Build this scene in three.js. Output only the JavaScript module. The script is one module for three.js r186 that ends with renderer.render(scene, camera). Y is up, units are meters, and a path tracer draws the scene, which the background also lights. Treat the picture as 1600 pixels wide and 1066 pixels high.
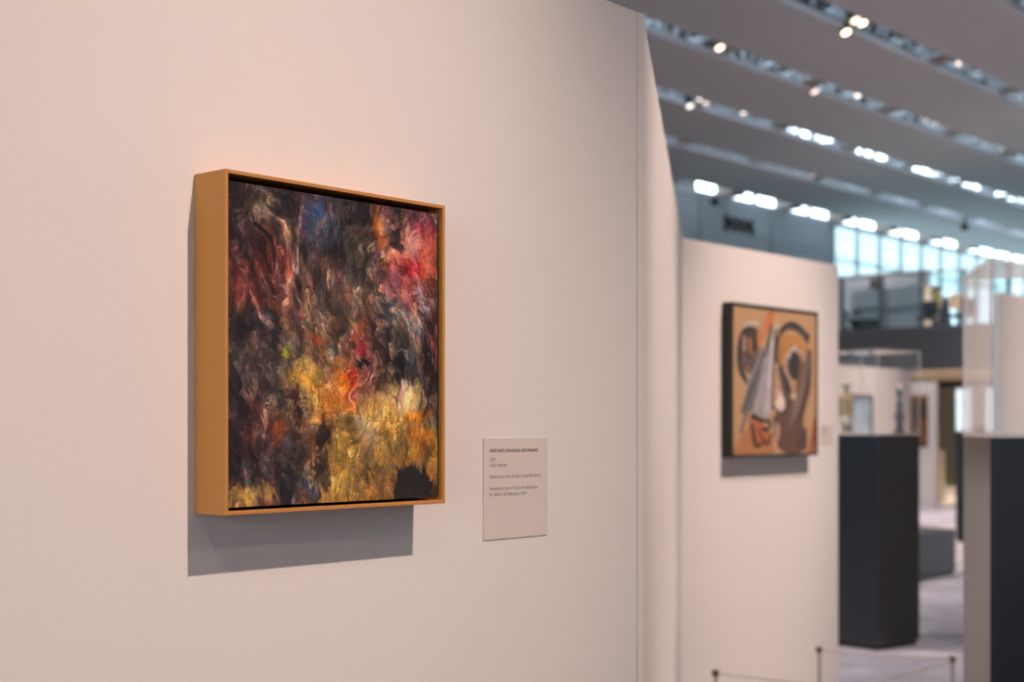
import * as THREE from 'three';
import { RoundedBoxGeometry } from 'three/addons/geometries/RoundedBoxGeometry.js';
import { mergeGeometries } from 'three/addons/utils/BufferGeometryUtils.js';
import { RectAreaLightUniformsLib } from 'three/addons/lights/RectAreaLightUniformsLib.js';

// ---------------------------------------------------------------- camera, sky, exposure
RectAreaLightUniformsLib.init();
const scene = new THREE.Scene();
const renderer = new THREE.WebGLRenderer({ antialias: true });
renderer.toneMapping = THREE.LinearToneMapping;
renderer.toneMappingExposure = 1.0;
renderer.shadowMap.enabled = true;
renderer.shadowMap.type = THREE.PCFSoftShadowMap;

const EYE = 1.45;
const camera = new THREE.PerspectiveCamera(2 * Math.atan(533 / 2222) * 180 / Math.PI, 1600 / 1066, 0.1, 400);
camera.position.set(0, EYE, 0);
camera.lookAt(0, EYE, -10);
camera.setViewOffset(1600, 1066, 0, -135, 1600, 1066);      // a level camera with a raised lens
camera.focus = 2.28;
camera.userData.fStop = 3.6;

scene.background = new THREE.Color().setRGB(0.95, 1.12, 1.27);   // even overcast sky
scene.backgroundIntensity = 5.2;

// the hall's own axes: s runs along the display walls, v away from the camera side
const TURN = Math.atan(1940 / 2222), SN = Math.sin(TURN), CS = Math.cos(TURN), PHI = Math.atan2(CS, SN);
const hall = (s, y, v) => new THREE.Vector3(SN * s - CS * v, y, -(CS * s + SN * v));

// ---------------------------------------------------------------- helpers
let seed = 7;
const rnd = () => { seed = (seed + 0x6d2b79f5) | 0; let t = Math.imul(seed ^ (seed >>> 15), 1 | seed); t = (t + Math.imul(t ^ (t >>> 7), 61 | t)) ^ t; return ((t ^ (t >>> 14)) >>> 0) / 4294967296; };
const lerp = (a, b, t) => a + (b - a) * t, clamp = (x, a, b) => Math.min(b, Math.max(a, x));
const used = {};
const numbered = (n) => { const k = used[n] = (used[n] ?? -1) + 1; return k ? n + '_' + String(k).padStart(3, '0') : n; };

function box(w, h, d, x = 0, y = 0, z = 0) {                 // a box with uv in metres
  const g = new THREE.BoxGeometry(w, h, d), uv = g.attributes.uv, dims = [[d, h], [d, h], [w, d], [w, d], [w, h], [w, h]];
  for (let i = 0; i < uv.count; i++) { const [a, b] = dims[i >> 2]; uv.setXY(i, uv.getX(i) * a, uv.getY(i) * b); }
  return g.translate(x, y, z);
}
const rbox = (w, h, d, r, x = 0, y = 0, z = 0) => new RoundedBoxGeometry(w, h, d, 2, r).translate(x, y, z);
const cyl = (r0, r1, h, x = 0, y = 0, z = 0, n = 20) => new THREE.CylinderGeometry(r0, r1, h, n).translate(x, y, z);
function bar(a, b, r, n = 8) {
  const A = new THREE.Vector3(...a), B = new THREE.Vector3(...b), L = A.distanceTo(B), g = new THREE.CylinderGeometry(r, r, L, n);
  g.applyQuaternion(new THREE.Quaternion().setFromUnitVectors(new THREE.Vector3(0, 1, 0), B.clone().sub(A).normalize()));
  return g.translate(...A.add(B).multiplyScalar(0.5).toArray());
}
const merged = (list) => mergeGeometries(list.map((g) => (g.index ? g.toNonIndexed() : g)));
function mesh(name, g, m, parent) {
  const o = new THREE.Mesh(Array.isArray(g) ? (g.length > 1 ? merged(g) : g[0]) : g, m);
  o.castShadow = o.receiveShadow = true;
  o.name = parent ? name : numbered(name);
  (parent ?? scene).add(o);
  return o;
}
function put(o, s, y, v, turn = 0) { o.position.copy(hall(s, y, v)); o.rotation.y = PHI + turn; return o; }
function group(name, s, y, v, turn = 0) { const o = new THREE.Group(); o.name = numbered(name); scene.add(o); return put(o, s, y, v, turn); }
function tag(o, label, category, grp) { o.userData.label = label; o.userData.category = category; if (grp) o.userData.group = grp; return o; }
const struct = (o, label) => { o.userData.kind = 'structure'; if (label) o.userData.label = label; return o; };

// ---------------------------------------------------------------- textures
function hash(x, y) { let h = Math.imul(x, 374761393) + Math.imul(y, 668265263) | 0; h = Math.imul(h ^ (h >>> 13), 1274126177); return ((h ^ (h >>> 16)) >>> 0) / 4294967296; }
function vnoise(x, y, per) {                                  // value noise that repeats every per cells
  const ix = Math.floor(x), iy = Math.floor(y), fx = x - ix, fy = y - iy, u = fx * fx * (3 - 2 * fx), w = fy * fy * (3 - 2 * fy);
  const m = (a) => (per ? ((a % per) + per) % per : a);
  return lerp(lerp(hash(m(ix), m(iy)), hash(m(ix + 1), m(iy)), u), lerp(hash(m(ix), m(iy + 1)), hash(m(ix + 1), m(iy + 1)), u), w);
}
function fbm(x, y, oct, per) { let a = 0.5, t = 0, n = 0, f = 1; for (let i = 0; i < oct; i++) { t += a * vnoise(x * f, y * f, per && per * f); n += a; a *= 0.5; f *= 2; } return t / n; }
function dataTex(n, f, srgb) {
  const d = new Uint8Array(n * n * 4);
  for (let y = 0; y < n; y++) for (let x = 0; x < n; x++) {
    const c = f(x / n, y / n), i = (y * n + x) * 4;
    for (let k = 0; k < 3; k++) d[i + k] = clamp(Math.round((Array.isArray(c) ? c[k] : c) * 255), 0, 255);
    d[i + 3] = 255;
  }
  const t = new THREE.DataTexture(d, n, n);
  t.wrapS = t.wrapT = THREE.RepeatWrapping; t.magFilter = THREE.LinearFilter; t.minFilter = THREE.LinearMipmapLinearFilter; t.generateMipmaps = true;
  if (srgb) t.colorSpace = THREE.SRGBColorSpace;
  t.needsUpdate = true;
  return t;
}
const scaled = (t, metres) => { const c = t.clone(); c.repeat.set(1 / metres, 1 / metres); c.needsUpdate = true; return c; };
const stippleTex = dataTex(512, (u, v) => 0.6 * vnoise(u * 128, v * 128, 128) + 0.4 * vnoise(u * 64, v * 64, 64));
const grainTex = dataTex(256, (u, v) => fbm(u * 8, v * 8, 5, 8));
const carpetTex = dataTex(512, (u, v) => { const n = fbm(u * 6, v * 6, 3, 6) * 0.2 + vnoise(u * 170, v * 170, 170) * 0.16; return [0.46 + n, 0.44 + n, 0.475 + n]; }, true);
const ribTex = dataTex(256, (u, v) => 0.5 + 0.5 * Math.sin(v * Math.PI * 2 * 8));

// ---------------------------------------------------------------- materials
const rgb = (r, g, b) => new THREE.Color().setRGB(r, g, b);
const std = (c, rough, o = {}) => new THREE.MeshStandardMaterial({ color: c, roughness: rough, ...o });
const phys = (c, rough, o = {}) => new THREE.MeshPhysicalMaterial({ color: c, roughness: rough, ...o });
const M = {
  wall: std(rgb(0.745, 0.674, 0.618), 0.92, { bumpMap: scaled(stippleTex, 0.3), bumpScale: 0.00022 }),
  wallCore: std(rgb(0.45, 0.42, 0.4), 0.95),
  floor: std(0xffffff, 0.8, { map: scaled(carpetTex, 1.6), bumpMap: scaled(grainTex, 0.4), bumpScale: 0.002 }),
  ceiling: std(rgb(0.5, 0.5, 0.515), 0.75, { bumpMap: scaled(ribTex, 0.5), bumpScale: 0.006 }),
  plate: std(rgb(0.3, 0.27, 0.24), 0.8),
  roof: std(rgb(0.4, 0.42, 0.45), 0.9),
  deck: std(rgb(0.07, 0.075, 0.08), 0.9),
  steel: std(rgb(0.58, 0.63, 0.68), 0.5),
  duct: std(rgb(0.05, 0.05, 0.055), 0.8),
  louvre: std(rgb(0.46, 0.53, 0.58), 0.55),
  frameDark: std(rgb(0.12, 0.16, 0.18), 0.5),
  mullion: std(rgb(0.45, 0.55, 0.58), 0.5),
  pane: phys(0xffffff, 0.02, { transmission: 1, thickness: 0, ior: 1.45 }),
  blind: phys(rgb(0.56, 0.68, 0.7), 1, { transmission: 0.6, thickness: 0 }),
  acrylic: phys(rgb(0.985, 0.985, 0.985), 0.015, { transmission: 1, thickness: 0, ior: 1.49 }),
  acrylicEdge: phys(rgb(0.93, 0.9, 0.88), 0.35, { transmission: 0.5, thickness: 0 }),
  plinth: phys(rgb(0.011, 0.0115, 0.014), 0.26, { clearcoat: 0.2, clearcoatRoughness: 0.22 }),
  lowPlinth: std(rgb(0.05, 0.05, 0.054), 0.5),
  ochre: std(rgb(0.56, 0.225, 0.04), 0.42, { bumpMap: scaled(grainTex, 0.08), bumpScale: 0.0002 }),
  black: std(rgb(0.006, 0.005, 0.005), 0.5),
  blackFrame: std(rgb(0.012, 0.009, 0.007), 0.4),
  boardEdge: std(rgb(0.03, 0.022, 0.02), 0.6),
  chrome: std(rgb(0.55, 0.5, 0.45), 0.22, { metalness: 1 }),
  bronze: std(rgb(0.14, 0.11, 0.09), 0.35, { metalness: 0.8 }),
  cord: std(rgb(0.5, 0.45, 0.41), 0.6),
  lampBody: std(rgb(0.015, 0.015, 0.016), 0.45),
  ground: std(rgb(0.12, 0.16, 0.09), 1),
};

// ================================================================ SETTING: floor, roof, ceiling
const S0 = -24, S1 = 60, V0 = -16, V1 = 20, CEIL = 7.45, ROOF = 10.7;
struct(put(mesh('ground', box(300, 0.2, 300, 0, -0.35, 0), M.ground), 20, 0, 0), 'lawn around the hall');
struct(put(mesh('floor', box(S1 - S0, 0.2, V1 - V0, 0, -0.1, 0), M.floor), (S0 + S1) / 2, 0, (V0 + V1) / 2), 'grey carpeted gallery floor');
{
  const roof = struct(group('roof', (S0 + S1) / 2, ROOF, 0), 'dark roof deck with long glazed slots above the trusses'), L = S1 - S0 + 0.6;
  const slots = [[8.7, 9.6], [13.1, 14.1], [17.2, 18.2]], cuts = [V0 - 0.3, ...slots.flat(), V1 + 0.3];
  for (let i = 0; i < cuts.length; i += 2) mesh('roof_deck', box(L, 0.3, cuts[i + 1] - cuts[i], 0, 0.15, -(cuts[i] + cuts[i + 1]) / 2), M.deck, roof);
  for (const [v0, v1] of slots) for (let k = 0; k < 28; k++) {
    const x = -L / 2 + (k + 0.5) * L / 28;
    mesh('skylight_pane', new THREE.PlaneGeometry(L / 28 - 0.06, v1 - v0).rotateX(-Math.PI / 2).translate(x, 0.2, -(v0 + v1) / 2), M.pane, roof);
    mesh('glazing_bar', box(0.06, 0.1, v1 - v0, x + L / 56, 0.2, -(v0 + v1) / 2), M.mullion, roof);
  }
}

const PITCH = 2.33, GAP = 0.47, EDGE = 12.63;                 // far edge of a ceiling gap, its width and the pitch of the panels
{
  const ceiling = struct(group('ceiling', 0, CEIL, 0), 'rows of grey ribbed ceiling panels with open gaps');
  const rows = [];
  for (let k = -12; k <= 2; k++) rows.push(EDGE + PITCH * k);
  for (const near of rows) {                                  // a panel row from near (facing the camera) to the next gap
    const far = near + PITCH - GAP, lo = Math.max(near, V0 + 0.05), hi = near > 17 ? 19.45 : Math.min(far, V1 - 0.05);
    if (hi - lo < 0.2) continue;
    const p = mesh('ceiling_panel', box(S1 - S0 - 0.2, 0.07, hi - lo, (S0 + S1) / 2, 0.035, -(lo + hi) / 2), M.ceiling, ceiling);
    mesh('lip', box(S1 - S0 - 0.2, 0.09, 0.03, (S0 + S1) / 2, 0.03, -(lo - 0.012)), M.lip ??= std(rgb(0.66, 0.7, 0.76), 0.45), p);
  }
  for (const near of [...rows, V1 - 0.02]) for (let k = -5; k <= 7; k++) {    // plates that bridge the gaps
    const s = 25.3 + 2.9 * k, g = near > 19 ? 0.5 : GAP;
    if (near < 7) continue;
    mesh('bridging_plate', box(near > 19 ? 0.6 : 0.42, near > 19 ? 0.25 : 0.03, g, s, near > 19 ? 0.05 : 0.1, -(near - g / 2)), M.plate, ceiling);
  }
}
// trusses above the ceiling, across the hall
function truss(s, i) {
  const t = struct(group('roof_truss', s, CEIL, 0), 'pale steel tube truss above the ceiling gaps');
  const yb = 0.55, yt = 2.5, w = 0.55, a = 5, b = 19.6;
  mesh('bottom_chord', bar([0, yb, -a], [0, yb, -b], 0.07, 10), M.steel, t);
  for (const x of [-w, w]) mesh('top_chord', bar([x, yt, -a], [x, yt, -b], 0.06, 10), M.steel, t);
  const n = 12, dv = (b - a) / n;
  for (let k = 0; k < n; k++) for (const x of [-w, w]) {
    const v0 = a + dv * k, vm = v0 + dv / 2, v1 = v0 + dv;
    mesh('brace', bar([0, yb, -v0], [x, yt, -vm], 0.04, 6), M.steel, t);
    mesh('brace', bar([x, yt, -vm], [0, yb, -v1], 0.04, 6), M.steel, t);
  }
  for (let k = 0; k <= n; k += 2) mesh('cross_tie', bar([-w, yt, -(a + dv * k)], [w, yt, -(a + dv * k)], 0.035, 6), M.steel, t);
}
for (let k = -3; k <= 7; k++) truss(23.85 + 2.9 * k, k);
// service ducts and walkway rails that run along the hall in the roof space
for (const [v, y, r] of [[11.4, 8.05, 0.16], [15.6, 8.15, 0.16]]) {
  const d = put(mesh('service_duct', bar([0, 0, 0], [15, 0, 0], r, 16), M.duct), 12, y, v);
  tag(d, v < 12 ? 'dark ventilation duct in the roof space over the second ceiling gap' : 'dark ventilation duct in the roof space nearer the ribbed metal wall', 'duct');
}

// ---------------------------------------------------------------- far wall: louvre panels, clerestory, window wall
const WTOP = 7.33, WIN0 = 36.92;
{
  const wall = struct(group('wall_far', 0, 0, V1), 'blue-grey ribbed metal wall at the back of the hall');
  const profile = (len, h) => {                               // ribbed sheet: shallow horizontal ribs
    const sh = new THREE.Shape(); sh.moveTo(-0.02, 0);
    const n = Math.round(h / 0.12), p = h / n;
    for (let i = 0; i < n; i++) { sh.lineTo(0.0, i * p + p * 0.06); sh.lineTo(0.03, i * p + p * 0.45); sh.lineTo(0.03, i * p + p * 0.8); sh.lineTo(0.0, i * p + p * 0.98); }
    sh.lineTo(-0.02, h); sh.lineTo(-0.02, 0);
    return new THREE.ExtrudeGeometry(sh, { depth: len, bevelEnabled: false }).rotateY(-Math.PI / 2);   // length along -x, ribs towards +z
  };
  const p3 = profile(3.36, WTOP);
  for (let k = 0, s = WIN0; s > S0 + 3; k++, s -= 3.44) {
    const o = mesh('ribbed_panel', p3, M.louvre, wall); o.position.set(s - 0.04, 0, 0.02);
    mesh('joint_post', box(0.06, WTOP, 0.05, s - 3.44, WTOP / 2, -0.02), M.frameDark, wall);
  }
  mesh('backing', box(WIN0 - S0, WTOP, 0.2, (WIN0 + S0) / 2, WTOP / 2, -0.16), M.roof, wall);
  mesh('top_rail', box(S1 - S0, 0.1, 0.14, (S0 + S1) / 2, WTOP + 0.02, 0), M.steel, wall);
  // above the rail: solid, then a clerestory strip
  mesh('upper_wall', box(29.9 - S0, ROOF - WTOP, 0.2, (29.9 + S0) / 2, (ROOF + WTOP) / 2, -0.1), M.roof, wall);
  mesh('beam', box(S1 - 29.9, 0.75, 0.2, (29.9 + S1) / 2, 8.4, -0.1), M.roof, wall);
  mesh('upper_wall', box(34.5 - 29.9, ROOF - 8.7, 0.2, 32, (ROOF + 8.7) / 2, -0.1), M.roof, wall);
  for (let s = 29.9; s < S1; s += 1.45) mesh('clerestory_post', box(0.08, 0.7, 0.1, s, 7.7, -0.05), M.frameDark, wall);
  for (let s = 36; s < S1; s += 2.9) mesh('upper_post', box(0.1, ROOF - 8.7, 0.1, s, (ROOF + 8.7) / 2, -0.05), M.mullion, wall);
}
function glazed(name, label, s, v, turn, len, y0, y1, transoms, pitch, blinds) {
  const w = struct(group(name, s, 0, v, turn), label), n = Math.round(len / pitch), p = len / n;
  for (let k = 0; k <= n; k++) mesh('mullion', box(0.07, y1 - y0, 0.14, k * p, (y0 + y1) / 2, 0), M.mullion, w);
  for (const y of [y0 + 0.05, ...transoms, y1 - 0.05]) mesh('transom', box(len, 0.06, 0.1, len / 2, y, 0), M.mullion, w);
  const ys = [y0, ...transoms, y1];
  for (let k = 0; k < n; k++) {
    for (let j = 0; j + 1 < ys.length; j++) mesh('window_pane', new THREE.PlaneGeometry(p - 0.07, ys[j + 1] - ys[j] - 0.06).translate(k * p + p / 2, (ys[j] + ys[j + 1]) / 2, 0), M.pane, w);
    if (blinds) mesh('roller_blind', new THREE.PlaneGeometry(p - 0.01, y1 - 4.2).translate(k * p + p / 2, (y1 + 4.2) / 2 - 0.05, -0.12), M.blind, w);
  }
  return w;
}
glazed('window_1', 'tall bright window wall with pale blinds above the mezzanine', WIN0 + 0.05, V1, 0, S1 - WIN0 - 0.1, 0, WTOP, [3.4, 6.3], 1.45, true);
glazed('window_2', 'fully glazed end of the hall', S1, V1, -Math.PI / 2, V1 - V0, 0, ROOF, [3.4, 7.0], 3.0, false);
glazed('window_3', 'fully glazed end of the hall', S0, V0, Math.PI / 2, V1 - V0, 0, ROOF, [3.4, 7.0], 3.0, false);
struct(put(mesh('wall_near', box(S1 - S0, ROOF, 0.3, 0, ROOF / 2, 0.15), M.nearWall = std(rgb(0.36, 0.37, 0.38), 0.7)), (S0 + S1) / 2, 0, V0), 'closed long wall of the hall');

// ---------------------------------------------------------------- mezzanine
const MS = 26, MY0 = 2.57, MY1 = 3.34, MV0 = 4;
M.fascia = std(rgb(0.135, 0.13, 0.136), 0.7);
M.soffit = std(rgb(0.62, 0.55, 0.44), 0.85);
{
  const m = struct(group('floor_mezzanine', MS, 0, MV0), 'mezzanine floor with a dark grey edge');
  mesh('fascia', box(0.12, MY1 - MY0, V1 - MV0, 0.06, (MY0 + MY1) / 2, -(V1 - MV0) / 2), M.fascia, m);
  mesh('edge_cap', box(0.3, 0.09, V1 - MV0, 0.08, MY1 + 0.03, -(V1 - MV0) / 2), std(rgb(0.16, 0.155, 0.19), 0.6), m);
  mesh('slab', box(S1 - MS - 0.3, MY1 - MY0 - 0.1, V1 - MV0, (S1 - MS) / 2, (MY0 + MY1) / 2 + 0.05, -(V1 - MV0) / 2), M.fascia, m);
  mesh('floor_covering', box(S1 - MS - 0.6, 0.02, V1 - MV0 - 0.1, (S1 - MS) / 2 + 0.1, MY1 + 0.012, -(V1 - MV0) / 2), std(rgb(0.55, 0.55, 0.56), 0.9), m);
  mesh('soffit_panel', box(10, 0.05, V1 - MV0, 5.12, MY0 + 0.03, -(V1 - MV0) / 2), M.soffit, m);
  const back = struct(put(mesh('wall_mezzanine', box(0.2, MY0, V1 - MV0, 0.1, MY0 / 2, -(V1 - MV0) / 2), M.back = std(rgb(0.26, 0.22, 0.13), 0.8)), 34, 0, MV0), 'olive wall under the mezzanine');
}

// ================================================================ exhibition walls
const WH = 2.315;
function board(parent, name, s0, s1, h, t, z = 0, m = M.wall, y0 = 0) { return mesh(name, box(s1 - s0, h - y0, t, (s0 + s1) / 2, (h + y0) / 2, z - t / 2), m, parent); }
{
  const w = struct(group('wall_left', 0, 0, 1.75), 'white display wall with stippled paint and one narrow end panel');
  board(w, 'wall_panel', -3, 2.399, WH, 0.02);
  board(w, 'corner_panel', 2.4015, 2.421, WH, 0.02);
  board(w, 'core', -3, 2.418, WH - 0.004, 0.09, -0.02, M.wallCore);
}
{
  const a = Math.atan2(3.682 - 1.75, 5.403 - 2.421), L = Math.hypot(3.682 - 1.75, 5.403 - 2.421);
  const w = struct(group('wall_return', 2.421, 0, 1.75, a), 'white slanting wall that links two display walls');
  board(w, 'wall_panel', 0.0015, L + 0.02, WH, 0.09);
}
struct(put(board(null, 'wall_rear', 0, 1.47, WH, 0.1), 5.395, 0, 3.682), 'white display wall behind the abstract figure painting');
struct(put(board(null, 'wall_right', 0, 4, WH, 0.05), 8.916, 0, 3.638), 'white display wall behind the tall display case');
struct(put(board(null, 'wall_centre', 0, 4.1, WH, 0.1), 15.95, 0, 9.55), 'white display wall behind the dark plinth');
struct(put(mesh('wall_partition', box(0.1, WH - 0.05, 4.5, 0.05, (WH - 0.05) / 2, -2.25), M.wall), 24, 0, 10.95), 'white partition carrying the brown hanging');

// ================================================================ first painting
function floaterFrame(parent, w, h, d, lip, m, innerM) {      // tray frame, open at the front; its front at z = d
  for (const x of [-w / 2 + lip / 2, w / 2 - lip / 2]) mesh('frame_stile', rbox(lip, h, d, 0.0012, x, 0, d / 2), m, parent);
  for (const y of [h / 2 - lip / 2, -h / 2 + lip / 2]) mesh('frame_rail', rbox(w - 2 * lip + 0.001, lip, d, 0.0012, 0, y, d / 2), m, parent);
  mesh('backing_board', box(w - 2 * lip, h - 2 * lip, 0.006, 0, 0, 0.012), innerM, parent);
}
const canvasOf = (w, h) => { const c = document.createElement('canvas'); c.width = w; c.height = h; return c; };
function canvasTex(c) { const t = new THREE.CanvasTexture(c); t.colorSpace = THREE.SRGBColorSpace; t.magFilter = THREE.LinearFilter; t.anisotropy = 8; return t; }
const hex = (h) => [parseInt(h.slice(0, 2), 16), parseInt(h.slice(2, 4), 16), parseInt(h.slice(4, 6), 16)];

// mottled abstract painting: a field of local colours and loose patches, broken into warped daubs
function mottledPainting(W, H) {
  const grid = [
    '2a1f22 6b5648 2b2426 2a3044 3a2f33 4a3a38 4a343a 5e3440 2b2226',
    '3a2c2c 8a7258 4a4038 3e4658 4a4346 5a4238 6a4a48 a86460 5a2a30',
    '2e2026 6a4e4c 5c4a44 5a4844 4e463f 4a4a4a 6b4a4a a8606a 7e4644',
    '4a2c30 7e3a36 6a4440 4e4442 5a4a40 585046 6a5040 8a3c40 6a4038',
    '3c3434 6e4238 6a4a42 6e5648 6a5648 6e5a48 4a4440 5a5058 4a3034',
    '3a2c34 5a4a4a 5c4c40 725846 8a6650 84524a 4a4440 3c3e44 70383e',
    '38322e 5a5048 625446 86684a a86a40 7a4440 6a5048 62584c 3a2a2e',
    '3a3036 5c4a50 7a6446 b88c40 c67a34 824a44 8a6e50 4e463e 241c20',
    '3a2e36 5a3c42 5e4a3a 9a7a44 b4884e d8a84e c8a058 d8a660 56482e',
    '322a2e 683e38 4e3a3c 765c40 cda452 e0b662 d8a650 c89038 b08238',
    '4e4034 50403c 463636 5e4636 c49c4c d0a458 b88a48 8a6a40 9a743a',
    'b0905a 6a5440 4a3c38 70543e c09a50 c4964c 8a6238 3a2a22 5a4224',
  ].map((r) => r.split(' ').map(hex));
  const R = grid.length, Cn = grid[0].length;
  const at = (u, v) => {
    const x = clamp(u, 0, 0.9999) * (Cn - 1), y = clamp(v, 0, 0.9999) * (R - 1), i = Math.floor(x), j = Math.floor(y), a = x - i, b = y - j;
    return [0, 1, 2].map((k) => lerp(lerp(grid[j][i][k], grid[j][i + 1][k], a), lerp(grid[j + 1][i][k], grid[j + 1][i + 1][k], a), b));
  };
  const patches = `0.14 0.09 0.06 0.06 d8c4aa 0.8|0.16 0.13 0.05 0.025 b8843c 0.7|0.25 0.06 0.09 0.035 1c181d 0.8|0.39 0.05 0.05 0.045 33507c 0.8|0.45 0.1 0.07 0.06 5c6a78 0.6|0.05 0.2 0.06 0.06 38202c 0.7|0.7 0.08 0.03 0.05 d07a2c 0.8
|0.87 0.1 0.06 0.05 dca894 0.75|0.92 0.06 0.07 0.025 8e2c40 0.65|0.86 0.2 0.08 0.028 94141e 0.85|0.95 0.16 0.04 0.09 c86a50 0.7|0.91 0.31 0.05 0.04 c4b8c8 0.7|0.75 0.17 0.06 0.05 c07058 0.6|0.78 0.09 0.025 0.07 241c28 0.7
|0.27 0.27 0.02 0.05 e2581c 0.9|0.2 0.29 0.035 0.07 7c1c34 0.75|0.15 0.25 0.04 0.05 a04a30 0.7|0.53 0.2 0.06 0.05 34444e 0.5|0.45 0.24 0.06 0.05 5a3a30 0.5|0.6 0.48 0.07 0.07 8e4440 0.6|0.61 0.49 0.02 0.022 b42830 0.9|0.6 0.54 0.03 0.015 120e12 0.95
|0.47 0.5 0.03 0.02 2f4a58 0.9|0.4 0.47 0.05 0.02 c2542a 0.75|0.45 0.52 0.02 0.03 dab89c 0.7|0.32 0.4 0.01 0.05 b02420 0.8|0.34 0.36 0.03 0.05 d8ba90 0.55|0.25 0.51 0.014 0.02 8c9a30 0.9|0.2 0.46 0.02 0.06 20262c 0.7|0.12 0.47 0.05 0.07 6a6470 0.5
|0.36 0.6 0.07 0.05 d8ac48 0.8|0.34 0.55 0.03 0.03 e0c070 0.8|0.52 0.61 0.06 0.045 e07c26 0.85|0.56 0.58 0.02 0.04 c83024 0.8|0.57 0.645 0.03 0.02 c86a84 0.7|0.97 0.55 0.04 0.11 161116 0.9|0.8 0.54 0.025 0.09 1a1e26 0.8|0.86 0.585 0.04 0.04 1c181e 0.7|0.74 0.36 0.06 0.06 24303a 0.6
|0.7 0.7 0.1 0.08 f0cc78 0.7|0.86 0.66 0.08 0.05 eccb88 0.75|0.88 0.715 0.1 0.022 d08820 0.85|0.92 0.78 0.07 0.04 cc7c22 0.7|0.77 0.81 0.05 0.05 7e7644 0.6|0.5 0.82 0.04 0.12 e0b64c 0.6|0.6 0.85 0.06 0.06 8e7850 0.6|0.64 0.77 0.05 0.05 f0dcb0 0.7
|0.22 0.78 0.04 0.05 c0622c 0.7|0.12 0.73 0.05 0.07 7a3c40 0.55|0.41 0.87 0.04 0.09 3c281e 0.75|0.3 0.69 0.03 0.06 3a1620 0.75|0.35 0.75 0.04 0.05 b89a90 0.5|0.09 0.96 0.09 0.04 e0bc68 0.85|0.08 0.925 0.03 0.015 2e5a54 0.9|0.06 0.86 0.05 0.05 30343c 0.7|0.26 0.92 0.03 0.09 222026 0.75
|0.34 0.93 0.035 0.04 56626e 0.85|0.06 0.4 0.035 0.04 50302e 0.8|0.12 0.42 0.04 0.03 4a4c5c 0.7|0.52 0.9 0.03 0.08 e8c060 0.6|0.7 0.93 0.04 0.05 9a7a48 0.6|0.02 0.7 0.03 0.15 1e181e 0.7`.split('|').map((t) => { const a = t.trim().split(' '); return [+a[0], +a[1], +a[2], +a[3], hex(a[4]), +a[5]]; });
  const tints = 'd9c2a0 b8623a 8a2c30 3c4a60 dcae5a 151013 8a94a4 b8705a 5a6058 ece0cf 2a2028 6a4458'.split(' ').map(hex);
  const cell = (x, y, salt) => {                              // nearest of jittered points: [edge distance, hash]
    const ix = Math.floor(x), iy = Math.floor(y); let d1 = 9, d2 = 9, h = 0;
    for (let j = -1; j <= 1; j++) for (let i = -1; i <= 1; i++) {
      const hx = hash(ix + i + salt, iy + j), hy = hash(ix + i + 57 + salt, iy + j + 91), dx = ix + i + hx - x, dy = iy + j + hy - y, d = dx * dx + dy * dy;
      if (d < d1) { d2 = d1; d1 = d; h = hash(ix + i + 311 + salt, iy + j + 17); } else if (d < d2) d2 = d;
    }
    return [Math.sqrt(d2) - Math.sqrt(d1), h];
  };
  const c = canvasOf(W, H), g = c.getContext('2d'), img = g.createImageData(W, H), smooth = THREE.MathUtils.smoothstep;
  for (let y = 0; y < H; y++) for (let x = 0; x < W; x++) {
    const u = x / W, v = y / H, dx = u - 0.62, dy = v - 0.44, rr = (dx * dx + dy * dy) / 0.07, tw = 0.55 * Math.exp(-rr), ct = Math.cos(tw), st = Math.sin(tw);
    const su = 0.62 + dx * ct - dy * st, sv = 0.44 + dx * st + dy * ct;
    const q = fbm(su * 5 + 3, sv * 4 + 9, 4), r = fbm(su * 6 + 17 + 3 * q, sv * 4.5 + 1.3, 4), e = fbm(su * 30 + 9 * r, sv * 17 + 8 * q, 4), f = fbm(su * 75 + 10 * e, sv * 40 + 6 * e, 3);
    let p = at(u + (q - 0.5) * 0.25 + (e - 0.5) * 0.06, v + (r - 0.5) * 0.22 + (e - 0.5) * 0.06);
    for (const [pu, pv, ru, rv, col, al] of patches) {
      const ax = (u - pu) / ru, ay = (v - pv) / rv, d = ax * ax + ay * ay;
      if (d > 4) continue;
      const k = al * (1 - smooth(Math.sqrt(d) + (e - 0.5) * 2.6 + (r - 0.5) * 1.2 + (f - 0.5) * 0.8, 0.5, 1.15));
      if (k > 0) p = p.map((o, n) => lerp(o, col[n], k));
    }
    const wx = su + (e - 0.5) * 0.05 + (f - 0.5) * 0.012, wy = sv + (q - 0.5) * 0.08 + (f - 0.5) * 0.02;
    for (const [a, b, salt, amt] of [[13, 8, 1, 0.5], [31, 19, 200, 0.62], [84, 50, 500, 0.36]]) {   // three sizes of daub
      const [ed, h] = cell(wx * a, wy * b, salt), t = tints[Math.floor(h * 997) % tints.length], w = amt * smooth(ed, 0.02, 0.3) * (0.25 + 0.75 * ((h * 31) % 1)) * lerp(1, 0.5, smooth(p[0], 110, 200)), lum = 0.42 + 1.2 * ((h * 71) % 1);
      const lp = (p[0] + p[1] + p[2]) / 330 + 0.35;
      p = p.map((o, n) => lerp(o, o * lum * 0.6 + t[n] * 0.4 * lp, w) * (ed < 0.045 ? 0.86 : 1));
    }
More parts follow.
